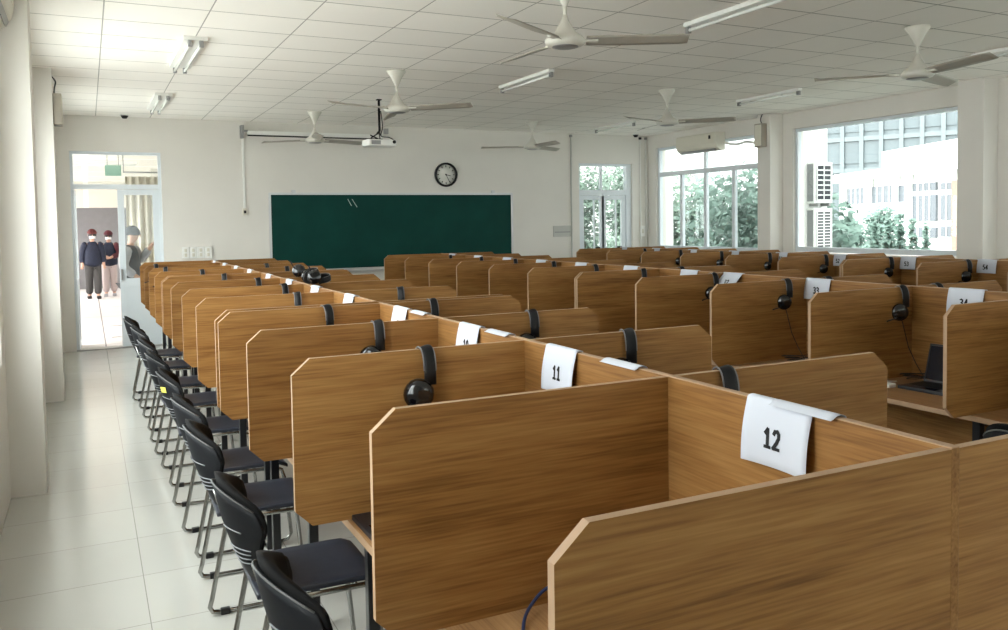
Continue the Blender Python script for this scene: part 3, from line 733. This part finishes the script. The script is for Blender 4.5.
def make_speaker(label, loc, rz, w, h, d):
    root = thing('wall_speaker', label, 'speaker', loc, rz)
    c = MB().box(-d, -w/2, -h/2, 0, w/2, h/2, bev=.008).build('cabinet', M['speaker'], root)
    MB().box(-d-.004, -w/2+.015, -h/2+.02, -d+.001, w/2-.015, h/2-.02).build('grille', M['cream'], c)
    MB().tube(smooth([Vector((-.01, 0, h/2-.02)), Vector((-.02, .03, h/2+.06)), Vector((-.03, -.01, h/2+.13)), Vector((.0, -.02, h/2+.18))]), .007, 6).build('wire', M['black'], root)
    return root
make_speaker('beige wall speaker on the right pillar beside the sliding window', (9.398, 9.97, 3.0), 0, .17, .36, .10)
make_speaker('beige wall speaker on the far left pillar near the rear door', (-.266, 9.68, 2.93), PI, .22, .31, .08)

# ------------------------------------------------------------------ corridor behind the left rear door
struct(MB().box(-1.6, YB, -.15, 3.2, 28, 0).build('corridor_floor', M['corr_floor']))
struct(MB().box(-1.6, YB+T, 2.95, 3.2, 28, 3.1).build('corridor_ceiling', M['corr_ceiling']))
struct(MB().box(-1.6, 27, 0, 3.2, 27.2, 2.95).build('corridor_end_wall', M['corr_wall']))
struct(MB().box(-1.6, 24.6, 2.28, 3.2, 24.9, 2.95).build('corridor_beam', M['corr_ceiling']))
panel_wall('corridor_shade_wall', 0, -1.6, -1.4, YB+T, 27, [(14.0, 18.5, 1.0, 2.3), (19.5, 26.5, 1.0, 2.3)], 0, 2.95, M['wall'])  # unseen side wall added to cut the corridor daylight, openings sized for that
for x in (-.62, 1.32): struct(MB().box(x-.1, 18.95, 0, x+.1, 19.2, 2.95).build('corridor_column', M['wall']))
for i, y in enumerate((14.75, 16.45)):
    o = MB().box(.29, y-.03, 0, .50, y+.03, .006).build('floor_strip', M['grey']); struct(o)
ex = thing('exit_sign', 'pale green sign box hanging from the corridor ceiling', 'sign', (.395, 14.6, 2.95))
MB().box(-.115, -.03, -.40, .115, .03, -.235, bev=.005).build('box', M['sign_green'], ex)
for x in (-.08, .08): MB().tube([(x, 0, -.24), (x, 0, 0)], .006, 6).build('rod', M['grey'], ex)
cl = thing('ceiling_lamp', 'white batten lamp across the corridor ceiling behind the green sign', 'ceiling lamp', (.37, 17, 2.95))
MB().box(-.5, -.05, -.05, .5, .05, 0).build('body', M['white'], cl); MB().tube([(-.47, 0, -.072), (.47, 0, -.072)], .016, 8).build('tube', M['tube'], cl)
cl = thing('ceiling_lamp', 'small round lamp on the corridor ceiling just inside the door', 'ceiling lamp', (.42, 14.0, 2.95))
MB().lathe([(0, -.06), (.05, -.05), (.06, -.02), (.06, 0)], 14).build('body', M['white'], cl)
ct = thing('curtain', 'cream curtain in vertical folds behind the glass of the rear door', 'curtain', (.60, 15.6, .05))
MB().slab(lambda u, v: Vector((.82*u, .045*math.sin(u*44)+.02*math.sin(u*17), 2.55*v)), 90, 2, lambda u, v: (0, .006, 0)).build('cloth', M['curtain'], ct)
MB().tube([(-.03, 0, 2.62), (.88, 0, 2.62)], .014, 8).build('rail', M['grey'], ct)
for x in (-.02, .87): MB().tube([(x, 0, 2.62), (x, 0, 2.90)], .008, 6).build('rail_hanger', M['grey'], ct)

# ------------------------------------------------------------------ people
def skin_obj(name, verts, edges, radii, mat, parent, sub=1):
    bm = bmesh.new(); lay = bm.verts.layers.skin.verify()
    vs = []
    for v, r in zip(verts, radii):
        q = bm.verts.new(v); q[lay].radius = (r if isinstance(r, tuple) else (r, r)); vs.append(q)
    vs[0][lay].use_root = True
    for a, b in edges: bm.edges.new((vs[a], vs[b]))
    me = bpy.data.meshes.new(name); bm.to_mesh(me); bm.free(); me.materials.append(mat)
    o = link(name, me, parent)
    m = o.modifiers.new('skin', 'SKIN'); m.use_smooth_shade = True
    s = o.modifiers.new('sub', 'SUBSURF'); s.levels = sub; s.render_levels = sub
    return o
def person(label, loc, rz, h, arms, jacket, trousers, step, look, cap=None, mask=True, shoulder=None, hair='hair'):
    """faces local -y; h is standing height; arms: list of (elbow, wrist) for left(-x)/right(+x) in units of h"""
    root = thing('person', label, 'person', loc, rz)
    S = lambda x, y, z: (x*h, y*h, z*h)
    hd = look
    V = [S(0, 0, .53), S(0, 0, .60), S(0, .004, .70), S(0, .008, .79), S(0, .004, .83), S(0, -.004-hd*.3, .88), S(0, -.014-hd, .915), S(0, -.010-hd, .955), S(0, -.006-hd*.9, .985)]
    Rd = [(.075*h, .055*h), (.07*h, .05*h), (.07*h, .045*h), (.045*h, .035*h),   .028*h, .030*h, .046*h, .053*h, .036*h]
    E = [(0, 1), (1, 2), (2, 3), (3, 4), (4, 5), (5, 6), (6, 7), (7, 8)]
    J = {'arm': [], 'leg': []}
    for s, (el, wr) in zip((-1, 1), arms):
        b = len(V)
        sh = (s*.105, .008, .80)
        V += [S(*sh), S(*el), S(*wr)]; Rd += [.028*h, .024*h, .018*h]
        E += [(3, b), (b, b+1), (b+1, b+2)]
        d = (Vector(wr)-Vector(el)).normalized(); pc = Vector(wr)+d*.035
        V.append(S(*pc)); Rd.append(.017*h); E.append((b+2, b+3))
        side = Vector((1, 0, 0)) if abs(d.x) < .8 else Vector((0, -1, 0))
        for k, ln in zip((-1.5, -.5, .5, 1.5), (.036, .043, .045, .038)):
            q = pc+d*ln*.9+side*k*.011+Vector((0, -.008, 0)); V.append(S(*q)); Rd.append(.0055*h); E.append((b+3, len(V)-1))
        q = Vector(wr)+d*.03-side*s*.026+Vector((0, -.012, 0)); V.append(S(*q)); Rd.append(.0065*h); E.append((b+2, len(V)-1))
        J['arm'].append((sh, el, wr))
    for s, st in zip((-1, 1), step):
        b = len(V)
        hip, kn, an, toe = (s*.05, 0, .50), (s*.055, -.02+st*.5, .28), (s*.055, .01+st, .045), (s*.06, -.065+st, .018)
        V += [S(*hip), S(*kn), S(*an), S(*toe)]; Rd += [.058*h, .036*h, .026*h, (.026*h, .018*h)]
        E += [(0, b), (b, b+1), (b+1, b+2), (b+2, b+3)]
        J['leg'].append((hip, kn, an, toe))
    skin_obj('body', V, E, Rd, M['skin'], root, 2)
    # clothing
    V = [S(0, 0, .435), S(0, 0, .58), S(0, .004, .69), S(0, .008, .785), S(0, .004, .868), S(-.098, .008, .805), S(.098, .008, .805)]
    Rd = [(.140*h, .115*h), (.130*h, .108*h), (.128*h, .10*h), (.12*h, .092*h), (.052*h, .056*h), .072*h, .072*h]; E = [(0, 1), (1, 2), (2, 3), (3, 4), (3, 5), (3, 6)]
    jk = skin_obj('jacket', V, E, Rd, M[jacket], root, 2)
    for (sh, el, wr) in J['arm']:
        w2 = Vector(el).lerp(Vector(wr), .9)
        skin_obj('sleeve', [S(sh[0]*.62, sh[1], sh[2]+.004), S(*sh), S(*Vector(sh).lerp(Vector(el), .5)), S(*el), S(*w2)], [(0, 1), (1, 2), (2, 3), (3, 4)], [.060*h, .064*h, .056*h, .050*h, .042*h], M[shoulder or jacket], jk, 1)
    V = [S(0, 0, .56)]; Rd = [(.105*h, .085*h)]; E = []
    for hip, kn, an, toe in J['leg']:
        b = len(V); an2 = Vector(kn).lerp(Vector(an), .93)
        V += [S(hip[0], hip[1], .46), S(*kn), S(*an2)]; Rd += [.070*h, .056*h, .052*h]; E += [(0, b), (b, b+1), (b+1, b+2)]
    skin_obj('trousers', V, E, Rd, M[trousers], root, 2)
    for hip, kn, an, toe in J['leg']:
        MB().box((toe[0]-.028)*h, (toe[1]-.03)*h, 0, (toe[0]+.028)*h, (an[1]+.03)*h, .045*h, bev=.012*h).build('shoe', M['cloth_pale' if cap != 'red' else 'hair'], root)
    c = Vector(S(0, -.010-hd, .948)); Rh = .062*h
    def blob(name, mat, ctr, sx, sy, sz, z0, z1, parent=root):
        n = 10; prof = []
        for i in range(n+1):
            a = math.asin(z0)+(math.asin(z1)-math.asin(z0))*i/n
            prof.append((max(math.cos(a), 0), math.sin(a)))
        if z1 >= 1: prof[-1] = (0, 1)
        mx = Matrix.Translation(ctr) @ Matrix.Diagonal((sx, sy, sz, 1))
        return MB().lathe(prof, 18, mat=mx).build(name, mat, parent)
    blob('hair', M[hair], c+Vector((0, .008*h, .006*h)), Rh*1.0, Rh*1.12, Rh*1.22, -.45 if cap else -.2, 1.0)
    if cap:
        cp = blob('cap', M[cap], c+Vector((0, .002*h, .016*h)), Rh*1.10, Rh*1.2, Rh*1.15, .05, 1.0)
        MB().slab(lambda u, v: Vector(c)+Vector(((u-.5)*.11*h, -Rh*.95-v*.05*h*(1-(2*u-1)**2*.6), .018*h-.012*h*v)), 8, 3, lambda u, v: (0, 0, .006)).build('peak', M[cap], cp)
    if mask:
        MB().slab(lambda u, v: Vector(c)+Vector(((u-.5)*.085*h, -Rh*(1.10-.55*(2*u-1)**2)-.006*h*math.sin(PI*v), (-.058+.038*v)*h)), 8, 5, lambda u, v: (0, -.004, 0)).build('face_mask', M['mask'], root)
    for s in (-1, 1):
        mx = Matrix.Translation(c+Vector((s*.022*h, -Rh*.93, .004*h)))
        MB().lathe([(0, -.006*h), (.007*h, 0), (0, .006*h)], 8, mat=mx).build('eye', M['hair'], root)
        mx = Matrix.Translation(c+Vector((s*Rh*.93, .006*h, -.006*h))) @ Matrix.Diagonal((.4, 1, 1.5, 1))
        MB().lathe([(0, -.013*h), (.011*h, 0), (0, .013*h)], 8, mat=mx).build('ear', M['skin'], root)
    mx = Matrix.Translation(c+Vector((0, -Rh*.98, -.012*h)))
    MB().lathe([(0, .018*h), (.006*h, .004*h), (.010*h, -.008*h), (0, -.013*h)], 8, mat=mx).build('nose', M['skin'], root)
    return root
person('person in dull red cap, white mask, navy jacket and dark trousers, arms down', (.10, 23.2, 0), math.radians(4), 1.67,
       [((-.135, .02, .645), (-.145, -.02, .51)), ((.135, .02, .645), (.145, -.03, .51))], 'navy', 'trouser_grey', (.05, -.05), .010, cap='red')
person('person in dark cap, navy and maroon jacket and pale trousers, hands together', (.48, 23.8, 0), math.radians(-3), 1.63,
       [((-.15, -.01, .655), (-.03, -.12, .62)), ((.15, -.01, .655), (.03, -.12, .61))], 'navy', 'trouser_pale', (-.03, .03), .035, cap='maroon', shoulder='maroon')
person('person in grey with one raised forearm behind the rear door glass', (.60, 14.55, 0), math.radians(70), 1.72,
       [((-.13, .03, .65), (-.12, -.09, .56)), ((.14, -.05, .70), (.10, -.15, .83))], 'cloth_grey', 'cloth_grey', (.0, .02), .02, cap=None, mask=False, hair='cloth_grey', shoulder='cloth_pale')

# ------------------------------------------------------------------ outside
struct(MB().box(-60, -60, -6.4, 140, 140, -6.2).build('ground', M['ground']))
struct(MB().box(-60, -60, -6.2, XL-3, 40, -6.15).build('bounce_yard', flat('bounce_concrete', (.72, .71, .68), .9, noise=.06, nscale=.4)))  # unseen pale ground added on the left to bounce sky light onto the ceiling
struct(MB().box(XR+T, 9.95, -6.2, 10.74, 10.12, 4.2).build('trim_20', M['render_white']))
struct(MB().box(XR+T, 13.25, -6.2, 10.2, 13.5, 4.2).build('trim_21', M['render_white']))
def make_condenser(label, loc, w, h, d, rows):
    root = thing('outdoor_condenser', label, 'air conditioner', loc, 0, 'outdoor condensers')
    MB().box(0, -d, 0, w, 0, h, bev=.012).build('casing', M['condenser'], root)
    MB().box(-.004, -d+.02, .03, .002, -.02, h-.03).build('side_panel', M['condenser_side'], root)
    g = MB().box(.05, -d-.008, .05, w-.05, -d+.001, h-.05).build('grille', M['dark'], root)
    n = rows
    for i in range(n+1):
        z = .05+(h-.1)*i/n; MB().box(.045, -d-.018, z-.010, w-.045, -d-.006, z+.010).build('grille_bar', M['condenser'], g)
    for x in [.05+(w-.1)*i/2 for i in range(3)]: MB().box(x-.009, -d-.019, .045, x+.009, -d-.007, h-.045).build('grille_bar', M['condenser'], g)
    for x in (.08, w-.08): MB().box(x-.02, -d-.02, -.05, x+.02, 0, 0).build('bracket', M['grey'], root)
    return root
make_condenser('upper outdoor condenser with a coarse grille outside the big window', (10.29, 9.955, 1.95), .40, .65, .16, 7)
make_condenser('lower outdoor condenser with a fine grille outside the big window', (10.29, 9.955, 1.10), .40, .77, .16, 14)

def facade_frame(uA, dA, uB, dB):
    a, b = ray(uA, 235), ray(uB, 235)
    A = Vector((a.x, a.y, 0)); B = Vector((b.x, b.y, 0))
    A = A.normalized()*dA; B = B.normalized()*dB
    ex = (B-A).normalized(); nrm = Vector((ex.y, -ex.x, 0))
    if nrm.dot(A) > 0: nrm = -nrm
    return A, B, ex, nrm
def on_facade(fr, u, v):
    A, B, ex, n = fr; d = ray(u, v); t = (A-EYE).dot(n)/d.dot(n); p = EYE+d*t
    return (p-A).dot(ex), p.z
def facade_thing(name, label, cat, fr):
    A, B, ex, n = fr
    o = thing(name, label, cat, (A.x, A.y, -6.2)); o.rotation_euler = (0, 0, math.atan2(ex.y, ex.x))
    return o      # local x along the facade, local y into the building, z above the ground
# pale glass tower
fr = facade_frame(770, 105, 1010, 100)
tw = facade_thing('office_tower', 'tall pale blue glass tower behind the white building', 'building', fr)
x1 = (fr[1]-fr[0]).length
MB().box(0, .3, 0, x1, 16, 40).build('wall', M['tower_wall'], tw)
zf = lambda v: on_facade(fr, 880, v)[1]+6.2
bands = [(78, 99), (107, 130), (140, 162), (172, 196)]
win = None
nW = 12
for va, vb in bands:
    za, zb = zf(vb), zf(va)
    for k in range(nW):
        a = x1*(k+.06)/nW; w = x1*.88/nW
        o = MB().box(a, .18, za, a+w, .34, zb).build('window', M['tower_glass'], tw)
    MB().box(-.1, -.05, zb+.05, x1+.1, .32, zb+.55).build('floor_band', M['tower_band'], tw)
for k in range(nW+1):
    MB().box(x1*k/nW-.22, -.12, 0, x1*k/nW+.22, .31, 38).build('mullion', M['tower_band'], tw)
# white lower building
fr = facade_frame(836, 72, 990, 54)
wb = facade_thing('teaching_block', 'white two storey building with tiled eaves beyond the big window', 'building', fr)
x1 = (fr[1]-fr[0]).length+3
def fx(u, v):
    x, z = on_facade(fr, u, v); return x, z+6.2
zt = fx(900, 176)[1]
MB().box(0, .25, 0, x1, 12, zt).build('wall', M['render_white'], wb)
zr = fx(836, 190)[1]
MB().prism([(-.5, zt), (-.5, zt+.35), (.4, zt+.7), (11, zt+1.6), (11, zt)], 0, -1.2, x1+.5).build('roof', M['render_white'], wb)
a, z0 = fx(875, 175)
MB().box(a, .5, zt+.6, x1, 10, zt+1.9).build('upper_storey', M['render_white'], wb)
for (ua, va, ub, vb) in [(846, 189, 868, 209), (870, 187, 894, 208), (897, 186, 905, 207), (911, 184, 934, 190), (911, 196, 934, 221), (939, 195, 951, 220), (911, 227, 934, 238), (939, 226, 951, 237), (892, 214, 905, 236), (939, 183, 951, 189)]:
    xa, zb = fx(ua, va); xb, za = fx(ub, vb)
    w = MB().box(xa, .10, za, xb, .28, zb).build('window', M['dark_window'], wb)
    n = max(1, round((xb-xa)/.8))
    fm = MB()
    for i in range(1, n): fm.box(xa+(xb-xa)*i/n-.05, .06, za, xa+(xb-xa)*i/n+.05, .11, zb)
    if n > 1: fm.build('glazing_bars', M['render_white'], w)
    else: fm.bm.free()
xa, zb = fx(843, 205); xb, za = fx(907, 212)
MB().box(xa, -.25, zb-.12, xb, -.12, zb).box(xa, -.25, za-.9, xb, -.12, za-.6).build('balcony_rail', M['render_white'], wb)
n = 34
rl = MB()
for i in range(n): rl.box(xa+(xb-xa)*i/n, -.23, za-.6, xa+(xb-xa)*i/n+.12, -.14, zb-.12)
rl.build('balusters', M['render_white'], wb)
MB().box(xa, -.3, za-1.2, xb, .25, za-.9).build('balcony_slab', M['render_white'], wb)
for u in (843, 869, 895, 908):
    x = fx(u, 200)[0]; MB().box(x-.25, -.12, 0, x+.25, .2, zt).build('column', M['render_white'], wb)
xa = fx(953, 200)[0]
MB().box(xa, -.1, 0, x1, .3, zt-.6).build('brick_bay', M['brick_pale'], wb)

# trees
def leaf_cloud(blobs, n, size, seed):
    rr = random.Random(seed); mb = MB(); tot = sum(b[3]*b[4] for b in blobs)
    for (x, y, z, rx, rz) in blobs:
        for _ in range(int(n*rx*rz/tot)):
            d = Vector((rr.gauss(0, 1), rr.gauss(0, 1), rr.gauss(0, 1))).normalized()*(rr.random()**.45)
            c = Vector((x+d.x*rx, y+d.y*rx, z+d.z*rz))
            a = Vector((rr.gauss(0, 1), rr.gauss(0, 1), rr.gauss(0, 1))).normalized(); b = a.orthogonal().normalized()
            s = size*rr.uniform(.6, 1.3)
            vs = [mb.bm.verts.new(c+a*s), mb.bm.verts.new(c+b*s*.5), mb.bm.verts.new(c-a*s), mb.bm.verts.new(c-b*s*.5)]
            mb.bm.faces.new(vs)
    return mb
def tree(label, u, d, ztop, rad, seed, leaf='leaf_a', hgt=None, n=11000):
    q = ray(u, 235); p = Vector((q.x, q.y, 0)).normalized()*d
    root = thing('tree', label, 'tree', (p.x, p.y, -6.2), 0, 'trees outside the windows')
    zt = ztop+6.2; rr = random.Random(seed); bl = []
    for k in range(9):
        a = rr.uniform(0, 2*PI); r = rad*rr.uniform(.15, .6)
        bl.append((r*math.cos(a), r*math.sin(a), zt-rad*rr.uniform(.5, 2.2), rad*rr.uniform(.42, .62), rad*rr.uniform(.4, .55)))
    bl.append((0, 0, zt-rad*.5, rad*.5, rad*.5))
    leaf_cloud(bl, n, .115, seed).build('crown', M[leaf], root)
    MB().tube([(0, 0, 0), (.05, .05, zt*.4), (0, .1, zt-rad)], [.22, .17, .10], 8).build('trunk', M['bark'], root)
tree('leafy tree behind the left panes of the sliding window', 684, 31, 3.4, 2.6, 1, 'leaf_a')
tree('leafy tree behind the middle panes of the sliding window', 716, 24, 3.0, 2.5, 2, 'leaf_b')
tree('leafy tree behind the right pane of the sliding window', 754, 18, 2.9, 2.2, 3, 'leaf_b')
tree('leafy tree behind the left leaf of the rear glazed door', 584, 31, 3.9, 2.2, 4, 'leaf_a', n=10000)
tree('leafy tree behind the right leaf of the rear glazed door', 622, 38, 4.8, 2.5, 5, 'leaf_a', n=10000)
tree('round tree outside the big window, beside the condensers', 846, 30, 1.7, 1.15, 6, 'leaf_b')
tree('round tree in front of the white building', 882, 41, 2.2, 1.7, 7, 'leaf_b')
for k, (u, d, zt) in enumerate([(876, 22, 1.60), (888, 24.5, 1.72), (900, 27, 1.82), (912, 29.5, 1.70), (926, 32, 1.50)]):
    q = ray(u, 235); p = Vector((q.x, q.y, 0)).normalized()*d
    root = thing('conifer', 'pointed young conifer at the foot of the big window view, %s from the left' % ORD[k], 'tree', (p.x, p.y, -6.2), 0, 'pointed conifers')
    H_ = zt+6.2; bl = [(0, 0, H_-.25-i*.42, (.08+.075*i), .30) for i in range(9)]
    leaf_cloud(bl, 1500, .12, 20+k).build('crown', M['leaf_b'], root)
    MB().tube([(0, 0, 0), (0, 0, H_-.4)], [.12, .02], 7).build('trunk', M['bark'], root)

# ------------------------------------------------------------------ light
struct(MB().box(XL-T, -20, ZC+.15, XR+T, 29, 18).build('sky_block_mass', M['render_white']))  # unseen mass, with the block below, added to keep left sky off the trees
struct(MB().box(XL-T, -20, -6.2, XR+T, 29, -.16).build('lower_storey', M['render_white']))
w = bpy.data.worlds.new('sky'); bpy.context.scene.world = w; w.use_nodes = True
nt = w.node_tree; bg = nt.nodes['Background']; N = nt.nodes.new
tc = N('ShaderNodeTexCoord'); sp = N('ShaderNodeSeparateXYZ'); nt.links.new(tc.outputs['Generated'], sp.inputs[0])
mr = N('ShaderNodeMapRange'); mr.interpolation_type = 'SMOOTHSTEP'
mr.inputs[1].default_value = -.45; mr.inputs[2].default_value = .35; mr.inputs[3].default_value = 7.0; mr.inputs[4].default_value = 2.1
ov = N('ShaderNodeMath'); ov.operation = 'MULTIPLY_ADD'; ov.use_clamp = False; ov.inputs[1].default_value = .75; ov.inputs[2].default_value = .75
mxz = N('ShaderNodeMath'); mxz.operation = 'MAXIMUM'; mxz.inputs[1].default_value = 0.0; nt.links.new(sp.outputs[2], mxz.inputs[0]); nt.links.new(mxz.outputs[0], ov.inputs[0])
ml = N('ShaderNodeMath'); ml.operation = 'MULTIPLY'; nt.links.new(mr.outputs[0], ml.inputs[0]); nt.links.new(ov.outputs[0], ml.inputs[1])
nt.links.new(sp.outputs[0], mr.inputs[0]); nt.links.new(ml.outputs[0], bg.inputs[1])
bg.inputs[0].default_value = (1.0, .985, .965, 1)
sc = bpy.context.scene
sc.view_settings.view_transform = 'Standard'; sc.view_settings.look = 'None'; sc.view_settings.gamma = 1; sc.view_settings.use_curve_mapping = False
sc.view_settings.exposure = 0.70
sc.cycles.max_bounces = 12; sc.cycles.diffuse_bounces = 8; sc.cycles.transparent_max_bounces = 12
sc.cycles.sample_clamp_indirect = 10
